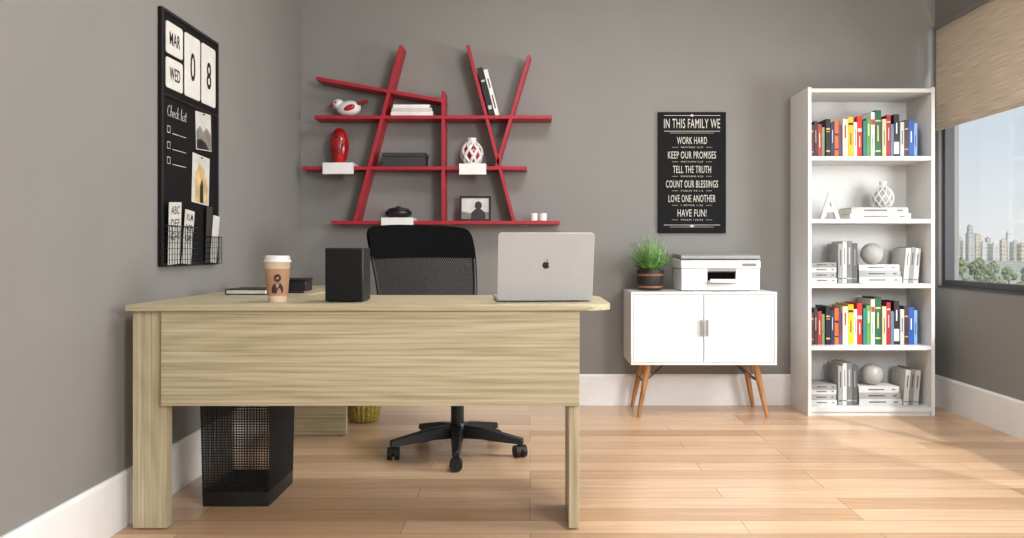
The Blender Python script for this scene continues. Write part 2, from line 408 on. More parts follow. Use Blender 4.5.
for j in range(36):
    z = .055+.0098*j; f = (z-.05)/.35; hx = .12+.006*f; hy = .15+.006*f
    tube(bm, [(-hx, -hy, z), (hx, -hy, z), (hx, hy, z), (-hx, hy, z)], wr, 4, closed=True)
obj('mesh_wall', bm, M['wire'], t, smooth=False)
obj('base', loft(B(), [ring(.12, .15, .006, 0), ring(.1215, .1515, .006, .052), ring(.118, .148, .006, .052), ring(.116, .146, .006, .006)], True, True), M['black'], t)
obj('rim', tube(B(), ring(.128, .158, .008, .40), .005, 8, closed=True), M['black'], t)

# ------------------------------------------------------------ gold vase behind desk
t = thing('floor_vase', 'gold green ribbed vase on the floor behind the desk', 'vase', (-.907, 4.36, 0))
bm = B(); prof = [(.0, 0), (.066, 0), (.078, .008), (.086, .04), (.09, .09), (.088, .14), (.07, .2), (.055, .24), (.06, .26), (.054, .26), (.048, .24), (.0, .22)]
lathe(bm, prof, (0, 0, 0), 96)
for v in bm.verts:
    r = math.hypot(v.co.x, v.co.y)
    if r > .04:
        k = 1+.035*math.cos(22*math.atan2(v.co.y, v.co.x)); v.co.x *= k; v.co.y *= k
obj('body', bm, M['gold'], t)

# ------------------------------------------------------------ office chair
TH = R(36)
t = thing('office_chair', 'black mesh back swivel office chair behind the desk', 'chair', (-.332, 3.66, 0), rotz=TH)
for k in range(5):
    a = R(274+72*k)-TH; d = Vector((math.cos(a), math.sin(a), 0)); s = Vector((-d.y, d.x, 0))
    bm = B()
    secs = []
    for q, wd, zt, hh in ((.02, .03, .135, .06), (.12, .026, .125, .05), (.22, .021, .105, .04), (.31, .017, .086, .026)):
        p = d*q; secs.append([p+s*wd+Vector((0, 0, zt-hh)), p-s*wd+Vector((0, 0, zt-hh)), p-s*wd*.7+Vector((0, 0, zt)), p+s*wd*.7+Vector((0, 0, zt))])
    loft(bm, secs, True, True)
    leg = obj('base_leg', bm, M['black'], t, .004)
    cs = B(); p = d*.295
    tube(cs, [p+Vector((0, 0, .05)), p+Vector((0, 0, .068))], .009, 10)
    ca = a+.7*k; e = Vector((math.cos(ca), math.sin(ca), 0))
    for sg in (-1, 1):
        tube(cs, [p+e*sg*.006+Vector((0, 0, .0285)), p+e*sg*.026+Vector((0, 0, .0285))], .028, 18)
    tube(cs, [p-e*.008+Vector((0, 0, .036)), p+e*.008+Vector((0, 0, .036))], .022, 14)
    obj('caster', cs, M['black'], leg)
obj('hub', lathe(B(), [(.036, .07), (.042, .075), (.042, .13), (.036, .142)], (0, 0, 0), 24), M['black'], t)
obj('gas_lift', lathe(B(), [(.03, .142), (.03, .26), (.018, .262), (.018, .40)], (0, 0, 0), 20), M['black'], t)
obj('tilt_mechanism', prism(B(), rrect(-.08, .08, -.12, .12, .03), 'z', .39, .435), M['black'], t, .006)
sp = []
for i in range(40):
    a = 2*math.pi*i/40; c, s_ = math.cos(a), math.sin(a)
    sp.append((.25*math.copysign(abs(c)**.5, c), .24*math.copysign(abs(s_)**.5, s_)-.01))
def scl(k, z): return [(x*k, y*k, z) for x, y in sp]
obj('seat', loft(B(), [scl(.9, .436), scl(1, .45), scl(1, .475), scl(.93, .5), scl(.6, .508)], True, True), M['blackfab'], t)
BW = .282; Z0, Z1 = .56, 1.055
def bk(u, v, off=0):
    hw = BW*(.88+.12*min(1, v*1.3))
    if v > .88: hw *= math.sqrt(max(0.0, 1-((v-.88)/.12)**2))*.14+.86
    if v < .12: hw *= .82+.18*math.sqrt(max(0, 1-((.12-v)/.12)**2))
    zz = Z0+(Z1-Z0)*v - .012*abs(u)**3*(v > .5)*((v-.5)*2)
    y = .30+.12*v-.035*math.sin(v*math.pi*.9) - .045*u*u
    return Vector((u*hw, y+off, zz))
def sheet(u0, u1, v0, v1, off0, off1, nu=20, nv=14):
    bm = B()
    F0 = [[bm.verts.new(bk(u0+(u1-u0)*i/nu, v0+(v1-v0)*j/nv, off0)) for i in range(nu+1)] for j in range(nv+1)]
    if off1 is None:
        for j in range(nv):
            for i in range(nu): bm.faces.new((F0[j][i], F0[j][i+1], F0[j+1][i+1], F0[j+1][i]))
        return bm
    F1 = [[bm.verts.new(bk(u0+(u1-u0)*i/nu, v0+(v1-v0)*j/nv, off1)) for i in range(nu+1)] for j in range(nv+1)]
    for j in range(nv):
        for i in range(nu):
            bm.faces.new((F0[j][i], F0[j][i+1], F0[j+1][i+1], F0[j+1][i])); bm.faces.new((F1[j][i], F1[j+1][i], F1[j+1][i+1], F1[j][i+1]))
    for j in range(nv):
        for i in (0, nu): bm.faces.new((F0[j][i], F0[j+1][i], F1[j+1][i], F1[j][i]))
    for i in range(nu):
        for j in (0, nv): bm.faces.new((F0[j][i], F0[j][i+1], F1[j][i+1], F1[j][i]))
    return bm
obj('back_mesh', sheet(-.98, .98, .03, .69, 0, None), M['chairmesh'], t)
obj('headband', sheet(-1.015, 1.015, .67, 1.0, -.012, .014), M['blackfab'], t)
obj('back_frame', tube(B(), [bk(-1, .69-.69*i/12) for i in range(13)]+[bk(-1+2*i/12, 0) for i in range(1, 12)]+[bk(1, .69*i/12) for i in range(13)], .0115, 8), M['black'], t)
obj('back_support', tube(B(), [(0, .05, .41), (0, .24, .41), (0, .315, .45), (0, .325, .56), (0, .335, .66)], .022, 10), M['black'], t)

# ------------------------------------------------------------ on the desk
ZD = DT+.0005
t = thing('laptop', 'silver laptop open on the desk with its lid towards us', 'laptop', (X(545, 2.77), 2.77, ZD), rotz=R(6))
obj('base', prism(B(), rrect(-.166, .166, .008, .232, .012), 'z', .002, .014), M['silver'], t, .002)
obj('keyboard', prism(B(), rrect(-.14, .14, .03, .13, .004), 'z', .0141, .0148), M['black'], t)
for sx in (-.14, .14): obj('rubber_foot', lathe(B(), [(.008, 0), (.008, .002)], (sx, .025, 0), 12), M['black'], t)
ta = R(11); ca, sa = math.cos(ta), math.sin(ta)
def lidmap(bm):
    for v in bm.verts:
        x, y, z = v.co; v.co = (x, y*ca-z*sa+.002, .005+z*ca+y*sa)
    return bm
lid = obj('lid', lidmap(prism(B(), rrect(-.166, .166, 0, .238, .012), 'y', -.003, .003)), M['silver'], t, .0015)
obj('screen', lidmap(prism(B(), rrect(-.158, .158, .02, .23, .004), 'y', .0031, .0036)), M['screen'], lid)
obj('hinge', tube(B(), [(-.12, .006, .014), (.12, .006, .014)], .0045, 10), M['black'], t)
ap = []
for i in range(48):
    a = 2*math.pi*i/48; c, s_ = math.cos(a), math.sin(a)
    r = .0125*(1-.06*math.cos(2*a))
    x = r*1.04*c; z = r*s_
    z -= .0032*math.exp(-(x/.004)**2)*(1 if s_ > 0 else -.6)
    dx, dz = x-.0155, z-.002
    dd = math.hypot(dx, dz)
    if dd < .0068: x = .0155+dx/dd*.0068; z = .002+dz/dd*.0068
    ap.append((x, z+.125))
obj('lid_emblem', lidmap(prism(B(), ap, 'y', -.0038, -.0031)), M['logo'], lid, smooth=False, label='dark fruit emblem with a bite taken out')
lf = [(.0005, .1385), (.0012, .1422), (.004, .145), (.0062, .1455), (.0058, .1422), (.0035, .1395)]
obj('emblem_leaf', lidmap(prism(B(), lf, 'y', -.0038, -.0031)), M['logo'], lid, smooth=False)

t = thing('speaker', 'black upright box speaker on the desk between cup and chair', 'speaker', (X(345.5, 2.76), 2.80, ZD))
obj('cabinet', box(B(), -.066, .066, -.06, .06, .003, .187), M['black'], t, .004)
obj('grille', prism(B(), rrect(-.0615, .0615, .008, .182, .006), 'y', -.067, -.0602), M['speaker'], t, .002)
for sx in (-.05, .05): obj('foot', box(B(), sx-.01, sx+.01, -.05, .05, 0, .003), M['plastic_g'], t)

t = thing('coffee_cup', 'kraft takeaway coffee cup with white lid on the desk', 'cup', (X(277.5, 2.78), 2.78, ZD))
obj('cup', lathe(B(), [(0, 0), (.031, 0), (.0315, .003), (.043, .137), (.0445, .14), (.0, .1395)], (0, 0, 0), 36), M['cupwhite'], t)
sl = obj('sleeve', lathe(B(), [(.0338, .022), (.0348, .022), (.0424, .115), (.0414, .115)], (0, 0, 0), 36), M['kraft'], t)
obj('lid', lathe(B(), [(.0462, .137), (.047, .1395), (.0462, .1435), (.0435, .145), (.0415, .158), (.038, .16), (.036, .156), (0, .156)], (0, 0, 0), 36), M['plastic_w'], t)
def oncup(pts):  # wrap a flat outline around the sleeve
    bm = B(); vs = []
    for a, z in pts:
        rd = .0348+(z-.022)*(.0424-.0348)/.093+.0012
        an = -math.pi/2+.3+a/rd; vs.append(bm.verts.new((rd*math.cos(an), rd*math.sin(an), z)))
    bm.faces.new(vs); return bm
obj('print', oncup([(-.019, .032), (-.007, .03), (.007, .03), (.019, .032), (.02, .05), (.012, .064), (0, .067), (-.012, .064), (-.02, .05)]), M['brown'], sl, smooth=False)
obj('print', oncup([(.0125*math.cos(2*math.pi*i/16), .083+.014*math.sin(2*math.pi*i/16)) for i in range(16)]), M['brown'], sl, smooth=False)

def hbook(label, group, x0, x1, y0, y1, z0, th, rgb, name='book', rotz=0):
    cx, cy = (x0+x1)/2, (y0+y1)/2; hx, hy = (x1-x0)/2, (y1-y0)/2
    t = thing(name, label, 'book', (cx, cy, z0), group, rotz)
    bm = B(); k = min(.003, th*.16)
    prism(bm, [(-hy, 0), (hy, 0), (hy, k), (-hy+.003, k), (-hy+.003, th-k), (hy, th-k), (hy, th), (-hy, th)], 'x', -hx, hx)
    obj('cover', bm, cmat(rgb), t, .0006)
    obj('pages', box(B(), -hx+.003, hx-.003, -hy+.0032, hy-.003, k+.0002, th-k-.0002), M['cream'], t, smooth=False)
    if 'bookcase' in label:
        for xa, xb in ((-.55, .25), (.62, .8)):
            obj('spine_label', box(B(), hx*xa, hx*xb, -hy-.0006, -hy-.0001, th*.4, th*.62), cmat(shade(rgb, .5)), t, smooth=False)
    return t
# notebook with its page edge towards us
t = thing('notebook', 'black hardback notebook lying on the desk left of the coffee cup', 'notebook', (-1.135, 3.28, ZD), rotz=R(-4))
obj('cover', prism(B(), [(-.085, 0), (.085, 0), (.085, .004), (-.082, .004), (-.082, .019), (.085, .019), (.085, .023), (-.085, .023)], 'y', -.075, .1), M['black'], t, .001)
obj('pages', box(B(), -.0818, .08, -.07, .095, .0042, .0188), M['paper'], t, smooth=False)
t = thing('desk_organizer', 'low black desk box behind the coffee cup', 'desk box', (X(298, 3.52), 3.52, ZD))
obj('body', box(B(), -.05, .05, -.05, .05, 0, .045), M['black'], t, .004); obj('lid', box(B(), -.052, .052, -.052, .052, .0452, .056), M['black'], t, .003)
t = thing('pen', 'black pen lying on the desk return near its inner edge', 'pen', (-.99, 3.32, ZD+.0045), rotz=R(12))
obj('barrel', tube(B(), [(-.06, 0, 0), (.05, 0, 0)], .0045, 10), M['black'], t)
obj('tip', tube(B(), [(.05, 0, 0), (.066, 0, 0)], .0042, 10, .0008), M['chrome'], t)

# ------------------------------------------------------------ left wall board
YM, ZM = 3.215, 1.35
BX = XL+.001
t = thing('message_board', 'black wall organiser with calendar cards and checklist on left wall', 'board', (BX, YM, ZM))
FX = .012
Y0, Y1 = 2.95-YM, 3.485-YM; ZB_, ZT_ = .868-ZM, 1.83-ZM; U = (0, 1, 0); V = (0, 0, 1)
obj('back_panel', box(B(), 0, FX, Y0, Y1, ZB_, ZT_), M['blackmat'], t, .0015)
for y0, y1, z0, z1 in ((Y0, Y0+.013, ZB_, ZT_), (Y1-.013, Y1, ZB_, ZT_), (Y0+.013, Y1-.013, ZT_-.013, ZT_), (Y0+.013, Y1-.013, ZB_, ZB_+.013), (Y0+.013, Y1-.013, 1.505-ZM, 1.514-ZM)):
    obj('border_strip', box(B(), FX, FX+.006, y0, y1, z0, z1), M['black'], t, .001)
def wcard(y0, y1, z0, z1, s, hh, ww=None):
    c = obj('calendar_card', prism(B(), rrect(y0-YM, y1-YM, z0-ZM, z1-ZM, .012, 4), 'x', FX+.0002, FX+.004), M['card'], t, .0008)
    text('lettering', s, M['ink'], c, (FX+.0042, (y0+y1)/2-YM, (z0+z1)/2-ZM), U, V, ww, hh, .015)
wcard(2.985, 3.128, 1.67, 1.79, 'MAR', .05, .09); wcard(2.985, 3.128, 1.54, 1.655, 'WED', .05, .09)
wcard(3.146, 3.292, 1.54, 1.79, '0', .115, .047); wcard(3.308, 3.452, 1.54, 1.79, '8', .115, .047)
# "Check list" in chalk handwriting, drawn stroke by stroke
GL = {'C': (.68, [[(.55,.85),(.42,.98),(.22,.95),(.07,.7),(.05,.35),(.18,.06),(.38,0),(.58,.15)]]),
 'h': (.5, [[(.08,1.08),(.05,.5),(.05,0)], [(.05,.32),(.2,.54),(.33,.5),(.37,.3),(.36,.05),(.46,0)]]),
 'e': (.46, [[(.06,.28),(.3,.3),(.36,.44),(.22,.55),(.08,.42),(.06,.16),(.2,0),(.4,.1)]]),
 'c': (.44, [[(.36,.45),(.22,.55),(.08,.42),(.06,.16),(.2,0),(.38,.1)]]),
 'k': (.48, [[(.08,1.08),(.05,.5),(.05,0)], [(.35,.55),(.07,.26),(.25,.12),(.42,0)]]),
 'l': (.28, [[(.12,1.08),(.06,.4),(.08,.08),(.18,0),(.26,.06)]]),
 'i': (.26, [[(.1,.5),(.07,.15),(.14,0),(.24,.06)], [(.12,.74),(.14,.78)]]),
 's': (.4, [[(.32,.48),(.18,.55),(.08,.43),(.2,.28),(.31,.14),(.18,0),(.04,.07)]]),
 't': (.36, [[(.17,.88),(.12,.3),(.15,.06),(.24,0),(.33,.07)], [(.02,.58),(.32,.6)]])}
bm = B(); uy = .041; cur = 2.998-YM
for ch in 'Check list':
    if ch == ' ': cur += .28*uy; continue
    wd, sts = GL[ch]
    for st in sts: tube(bm, [(FX+.001, cur+(a+.12*b)*uy, 1.435-ZM+b*uy) for a, b in st], .0010, 6)
    cur += wd*uy
obj('lettering', bm, M['chalk'], t)
for zc in (1.385, 1.325, 1.268):
    bm = B(); q = .013; p_ = .0108
    o_ = [(-q, -q), (q, -q), (q, q), (-q, q)]; i_ = [(-p_, -p_), (p_, -p_), (p_, p_), (-p_, p_)]
    ov = [bm.verts.new((FX+.001, 3.012-YM+a, zc-ZM+b)) for a, b in o_]; iv = [bm.verts.new((FX+.001, 3.012-YM+a, zc-ZM+b)) for a, b in i_]
    for k in range(4): bm.faces.new((ov[k], ov[(k+1) % 4], iv[(k+1) % 4], iv[k]))
    obj('tick_box', bm, M['chalk'], t, smooth=False)
    obj('chalk_line', box(B(), FX+.0002, FX+.0012, 3.045-YM, 3.165-YM, zc-.013-ZM, zc-.0108-ZM), M['chalk'], t, smooth=False)
def basket(y0, y1, z0, z1, dp):
    y0 -= YM; y1 -= YM; z0 -= ZM; z1 -= ZM
    bm = B(); x0, x1 = FX+.003, FX+dp; n = int(round((y1-y0)/.022)); r = .001
    for i in range(n+1):
        y = y0+(y1-y0)*i/n; box(bm, x1-r, x1+r, y-r, y+r, z0, z1); box(bm, x0, x1, y-r, y+r, z0-r, z0+r)
    k = int(round((z1-z0)/.022))
    for j in range(k+1):
        z = z0+(z1-z0)*j/k; q = r*(2 if j == k else 1)
        box(bm, x1-q, x1+q, y0, y1, z-q, z+q)
        for y in (y0, y1): box(bm, x0, x1, y-q, y+q, z-q, z+q)
    obj('wire_basket', bm, M['wire'], t, smooth=False)
basket(2.945, 3.19, .872, 1.02, .034); basket(3.33, 3.455, .872, .985, .03)
def pinned(name, label, cat, y0, y1, z0, z1, rot, layers):
    p = thing(name, label, cat, (BX+FX+.0006, (y0+y1)/2, (z0+z1)/2)); hy, hz = (y1-y0)/2, (z1-z0)/2
    p.rotation_euler = (R(rot), 0, 0)
    obj('print', box(B(), 0, .001, -hy, hy, -hz, hz), M['card'], p, smooth=False)
    for i, (m_, pl) in enumerate(layers):
        obj('image', prism(B(), [(a*hy*.95, b*hz*.96) for a, b in pl], 'x', .0011+.0003*i, .0013+.0003*i), M[m_], p, smooth=False)
    obj('pin', lathe(B(), [(.006, 0), (.006, .004), (.003, .006)], (0, 0, 0), 10), M['black'], p).location = (.002, 0, hz*.88)
FULL = [(-1, -1), (1, -1), (1, 1), (-1, 1)]
pinned('photo_print', 'grey toned snapshot pinned to the black board under the numbers', 'photo', 3.255, 3.41, 1.345, 1.50, 3,
       [('snap_light', FULL), ('snap_mid', [(-1, -1), (1, -1), (1, -.1), (.4, .25), (0, -.05), (-.5, .3), (-1, 0)]), ('snap_dark', [(-1, -1), (.7, -1), (.2, -.6), (-.4, -.45), (-1, -.5)])])
pinned('photo_print', 'warm toned snapshot pinned to the black board above right basket', 'photo', 3.22, 3.39, 1.12, 1.32, -3,
       [('snap_light', FULL), ('snap_warm', [(-.75, -1), (.8, -1), (.85, -.2), (.35, .5), (-.2, .7), (-.7, .2)]), ('snap_dark', [(-.1, -1), (.35, -1), (.3, -.3), (.1, .05), (-.12, -.3)])])
def flash(label, y, z0, w_, h_, xo, tilt, letters, cm='greycard', im='ink', lh=.026):
    p = thing('flash_card', label, 'card', (BX+FX+xo, y, z0)); p.rotation_euler = (R(tilt), R(2.5), 0)
    obj('card', box(B(), 0, .0015, -w_/2, w_/2, 0, h_), M[cm], p, smooth=False)
    for q, s in enumerate(letters):
        text('lettering', s, M[im], p, (.0016, 0, h_-lh*.5-.014-q*lh*1.6), U, V, w_*(.66 if len(s) > 1 else .3), lh, .005)
flash('white alphabet card standing in left wire basket of the board', 3.035, .876, .105, .235, .010, 3, ['ABC', 'DEF', 'GHI'], lh=.031)
flash('white lettered card overlapping the alphabet card in left wire basket', 3.125, .876, .085, .21, .017, -4, ['KLM', 'NOP', 'QRS'], lh=.026)
flash('black card leaning in right wire basket behind the white card', 3.365, .876, .06, .235, .006, 2, [], 'darkbox')
flash('white card standing in right wire basket of the black board', 3.404, .876, .07, .2, .012, -4, [])

# ------------------------------------------------------------ red wall shelf
SY0, SY1 = 4.645, 4.799; TH_ = .0195
t = thing('wall_shelf', 'red lattice wall shelf with slanted uprights above the desk', 'shelf', (0, 0, 0))
def bar(nm, a, b, th=TH_, y0=SY0):
    p = Vector((X(a[0], SY0), Z(a[1], SY0))); q = Vector((X(b[0], SY0), Z(b[1], SY0)))
    d = (q-p).normalized(); n = Vector((-d.y, d.x))*th/2
    obj(nm, prism(B(), [tuple(p+n), tuple(q+n), tuple(q-n), tuple(p-n)], 'y', y0, SY1), M['red'], t, .0015)
bar('shelf_board', (314, 117), (552, 117)); bar('shelf_board', (302, 168), (527, 168)); bar('shelf_board', (331, 222.5), (560, 222.5))
bar('slanted_board', (316, 78), (445, 101), y0=SY0+.001)
bar('upright', (401, 45), (354.5, 222), y0=SY0+.002); bar('upright', (443, 91), (443, 222), y0=SY0+.002)
bar('upright', (467.5, 45), (514, 222), y0=SY0+.002); bar('upright', (529.5, 55), (496, 168), y0=SY0+.002)
ST1, ST2, ST3 = [Z(y, SY0)+TH_/2+.0006 for y in (117, 168, 222.5)]
IY = 4.715
def block(label, px0, px1, ytop, ybot, st):
    fy = SY0-.022
    x0, x1 = X(px0, fy), X(px1, fy); zt = Z(ytop, fy); zb = Z(ybot, fy)
    p = thing('display_block', label, 'block', ((x0+x1)/2, SY0, st)); hx = (x1-x0)/2
    pr = [(-.022, zb-st), (-.001, zb-st), (-.001, 0), (.14, 0), (.14, zt-st), (-.022, zt-st)]
    obj('block', prism(B(), pr, 'x', -hx, hx), M['white'], p, .0015)
    return zt+.0006
b1 = block('white block under the red vase on the red shelf', 322.5, 353, 162.5, 174, ST2)
b2 = block('white block under the round openwork vase on the red shelf', 459, 486, 163.5, 174.5, ST2)
b3 = block('white block under the black jar on the red shelf', 381, 413, 217.5, 226, ST3)
# bird-like figurine
t = thing('bird_figurine', 'small glossy white bird figurine with red accents on the red shelf', 'figurine', (X(348, IY), IY, ST1))
ry = lambda d: Matrix.Rotation(R(d), 3, 'Y')
obj('body', ell(B(), (.006, 0, .051), (.072, .046, .047), ry(-6), 28), M['ceramic'], t)
obj('head', ell(B(), (-.056, 0, .076), (.034, .03, .031)), M['ceramic'], t)
obj('beak', tube(B(), [(-.08, 0, .074), (-.115, 0, .06)], .015, 12, .002), M['redgloss'], t)
obj('tail', loft(B(), [[(.05, -.024, .056), (.05, .024, .056), (.05, .024, .084), (.05, -.024, .084)], [(.112, -.028, .09), (.112, .028, .09), (.112, .028, .102), (.112, -.028, .102)]], True, True), M['redgloss'], t, .004)
for s in (-1, 1):
    obj('wing', ell(B(), (.016, s*.038, .05), (.036, .012, .018), ry(-18)), M['redgloss'], t)
    obj('eye', ell(B(), (-.066, s*.026, .082), (.006, .005, .006)), M['ink'], t)
obj('foot', lathe(B(), [(.026, 0), (.028, .003), (.02, .009)], (0.0, 0, 0), 20), M['darkred'], t)
# white book stack
for i, (a, b, th, lb) in enumerate(((391, 433, .024, 'bottom'), (392, 432, .02, 'middle'), (393.5, 430, .02, 'topmost'))):
    hbook('white book, %s of the stack on the upper red shelf' % lb, 'white books stacked on the red shelf', X(a, 4.67), X(b, 4.67), 4.66, 4.79, ST1+(0, .0245, .045)[i], th, ((226, 224, 220), (200, 197, 192), (232, 230, 226))[i])
# upright and leaning books
def book(label, group, x, yf, z, w, h, d, rgb, lean=0, band=None):
    t = thing('book', label, 'book', (x, yf, z), group); t.rotation_euler = (0, lean, 0)
    o = -w if lean > 0 else 0
    k = min(.0025, w*.15)
    bm = prism(B(), [(o, 0), (o+w, 0), (o+w, d), (o+w-k, d), (o+w-k, .003), (o+k, .003), (o+k, d), (o, d)], 'z', 0, h)
    obj('cover', bm, cmat(rgb), t, .0008)
    obj('pages', box(B(), o+k+.0002, o+w-k-.0002, .0032, d-.003, .003, h-.003), M['cream'], t, smooth=False)
    if band:
        for z0, z1, m_ in band[1]: obj('spine_label', box(B(), o+m_*w, o+w-m_*w, -.0006, -.0001, h*z0, h*z1), cmat(band[0]), t, smooth=False)
    return t
la = -math.atan2(46.5, 177)
px_ = 467.5+(117-45)*46.5/177
bx0 = X(px_, SY0)+TH_/2/math.cos(la)+.005
book('black book leaning on the slanted red upright of the wall shelf', 'leaning books on the red shelf', bx0, 4.66, ST1, .034, .285, .13, (22, 22, 23), la, ((190, 188, 184), ((.12, .2, .2), (.7, .74, .2))))
book('white book leaning against the black book on the red wall shelf', 'leaning books on the red shelf', bx0+.0342/math.cos(la)+.001, 4.66, ST1, .024, .275, .13, (228, 226, 222), la, ((60, 60, 60), ((.15, .45, .35), (.6, .8, .35))))
# red vase with swirled openings
t = thing('vase', 'glossy red egg-shaped vase on white block of the red shelf', 'vase', (X(339.5, IY), IY, b1))
prof = [(0, 0), (.028, 0), (.033, .004), (.044, .035), (.053, .075), (.0555, .11), (.053, .14), (.046, .168), (.034, .192), (.02, .207), (.014, .21), (.01, .208), (0, .2)]
obj('body', lathe(B(), prof, (0, 0, 0), 40), M['redgloss'], t)
for az, zc, hw, hh in ((-112, .125, .010, .034), (-72, .085, .010, .034), (-48, .145, .008, .024)):
    vs = []; bm = B()
    for i in range(20):
        q = 2*math.pi*i/20; z = zc+hh*math.sin(q); r_ = rad(prof, z)+.0008; an = R(az)+(hw*math.cos(q)+.45*(z-zc))/r_
        vs.append(bm.verts.new((r_*math.cos(an), r_*math.sin(an), z)))
    bm.faces.new(vs); obj('opening', bm, M['darkred'], t, smooth=False)
# charcoal storage box
t = thing('storage_box', 'charcoal lidded box on the middle board of the red shelf', 'box', (X(405, 4.70), IY, ST2))
obj('body', box(B(), -.125, .125, -.06, .07, 0, .058), M['darkbox'], t, .002)
obj('lid', box(B(), -.128, .128, -.063, .073, .0585, .08), M['darkbox'], t, .002)
# openwork vase
t = thing('vase', 'round white openwork vase with red inside on the red shelf', 'vase', (X(472, IY), IY, b2))
prof2 = [(0, 0), (.028, 0), (.04, .008), (.058, .035), (.064, .065), (.058, .098), (.04, .122), (.024, .134), (.024, .15)]
obj('inner_body', lathe(B(), [(r*.86, .004+z*.93) for r, z in prof2]+[(0, .14)], (0, 0, 0), 32), M['redgloss'], t)
bm = B()
for dr in (-1, 1):
    for i in range(7):
        pts = []
        for j in range(17):
            z = .006+(.132-.006)*j/16; r_ = rad(prof2, z)-.003; a = 2*math.pi*i/7+dr*1.35*j/16
            pts.append((r_*math.cos(a), r_*math.sin(a), z))
        tube(bm, pts, .0085, 8)
obj('lattice', bm, M['ceramic'], t)
obj('base', lathe(B(), [(.036, 0), (.042, .004), (.044, .012), (.03, .014)], (0, 0, 0), 28), M['ceramic'], t)
obj('neck', lathe(B(), [(.03, .126), (.025, .138), (.029, .158), (.022, .158), (.02, .14), (.024, .127)], (0, 0, 0), 28), M['ceramic'], t)
# black jar
t = thing('jar', 'squat black lidded jar on white block of the red shelf', 'jar', (X(398.5, IY), IY, b3))
obj('body', lathe(B(), [(0, 0), (.05, 0), (.07, .01), (.08, .025), (.074, .04), (.06, .048), (0, .048)], (0, 0, 0), 36, 1, .75), M['black'], t)
obj('lid', lathe(B(), [(.062, .0482), (.062, .053), (.04, .06), (.012, .064), (.012, .07), (0, .072)], (0, 0, 0), 32, 1, .75), M['black'], t)
# framed photo
t = thing('framed_photo', 'small black framed photo standing on the lowest red shelf', 'photo', (X(475, 4.69), 4.70, ST3)); t.rotation_euler = (R(-6), 0, 0)
w_, h_ = .093, .15
bm = B(); fb = .013; ov = [(-w_, 0), (w_, 0), (w_, h_), (-w_, h_)]; iv = [(-w_+fb, fb), (w_-fb, fb), (w_-fb, h_-fb), (-w_+fb, h_-fb)]
A_ = [bm.verts.new((a, 0, b)) for a, b in ov]; B_ = [bm.verts.new((a, 0, b)) for a, b in iv]; A2 = [bm.verts.new((a, .014, b)) for a, b in ov]; B2 = [bm.verts.new((a, .014, b)) for a, b in iv]
for k in range(4):
    n_ = (k+1) % 4
    bm.faces.new((A_[k], A_[n_], B_[n_], B_[k])); bm.faces.new((A2[k], B2[k], B2[n_], A2[n_])); bm.faces.new((A_[k], A2[k], A2[n_], A_[n_])); bm.faces.new((B_[k], B_[n_], B2[n_], B2[k]))
obj('frame', bm, M['black'], t, .001)
obj('picture', box(B(), -w_+fb, w_-fb, .006, .009, fb, h_-fb), M['snap_light'], t, smooth=False)
def figure(cx, s):
    o = [(cx-.034*s, fb+.001), (cx+.034*s, fb+.001), (cx+.031*s, fb+.03*s), (cx+.012*s, fb+.046*s)]
    for i in range(13):
        a = R(-60+300*i/12); o.append((cx+.0165*s*math.cos(a), fb+.062*s+.019*s*math.sin(a)))
    o += [(cx-.012*s, fb+.046*s), (cx-.031*s, fb+.03*s)]
    return o
obj('picture_ground', prism(B(), [(-w_+fb, fb), (w_-fb, fb), (w_-fb, .052), (.02, .06), (-.03, .048), (-w_+fb, .058)], 'y', .0054, .0059), M['snap_mid'], t, smooth=False)
obj('picture_figure', prism(B(), figure(.018, 1.3), 'y', .0046, .0053), M['snap_dark'], t, smooth=False)
obj('easel_back', box(B(), -.02, .02, .0145, .018, .004, .11), M['black'], t)
for i, (px, lb) in enumerate(((534, 'white tealight cup on the red shelf, nearer the photo frame'), (543, 'white tealight cup at the right end of lowest red shelf'))):
    t = thing('tealight_cup', lb, 'candle holder', (X(px, 4.69), 4.69, ST3), 'tealight cups on the red shelf')
    obj('cup', lathe(B(), [(0, 0), (.019, 0), (.022, .003), (.023, .045), (.02, .045), (.019, .03), (0, .03)], (0, 0, 0), 24), M['ceramic'], t)
    obj('candle', lathe(B(), [(.0185, .0305), (.0185, .037), (0, .037)], (0, 0, 0), 20), M['paper'] if i else M['red'], t)

# ------------------------------------------------------------ family sign
SYF = 4.782
t = thing('wall_sign', 'black wall sign with white family rules lettering', 'sign', (0, 0, 0))
obj('panel', box(B(), X(658, SYF), X(726, SYF), SYF, YW, Z(233, SYF), Z(112, SYF)), M['blackmat'], t, .0015)
def sline(s, xc, yc, wpx, hpx, bold):
    k = SYF/F; text('lettering', s, M['chalk'], t, (X(xc, SYF), SYF, Z(yc, SYF)), (1, 0, 0), (0, 0, 1), wpx*k, hpx*k, bold)
def rule(xa, xb, y, hp=.5):
    obj('ruled_line', box(B(), X(xa, SYF), X(xb, SYF), SYF-.0012, SYF-.0004, Z(y+hp/2, SYF), Z(y-hp/2, SYF)), M['chalk'], t, smooth=False)
sline('IN THIS FAMILY WE', 692, 123.5, 56, 9.5, .005)
for s, y, w_, r_ in (('WORK HARD', 140.5, 30, 'PROVERBS 14:23'), ('KEEP OUR PROMISES', 155, 48, 'MATTHEW 5:37'), ('TELL THE TRUTH', 169.5, 38, 'EPHESIANS 4:25'), ('COUNT OUR BLESSINGS', 184, 52, 'PSALM 34:1-3'), ('LOVE ONE ANOTHER', 198.5, 47, '1 PETER 1:22'), ('HAVE FUN!', 213, 29, 'PSALM 118:24')):
    sline(s, 692, y, w_, 7.2, .005); sline(r_, 692, y+6.8, 22, 1.6, -.008)
    rule(672, 678, y+6.8, .25); rule(706, 712, y+6.8, .25)
for yy in (115.5, 131.2, 225): rule(664, 720, yy, .5)
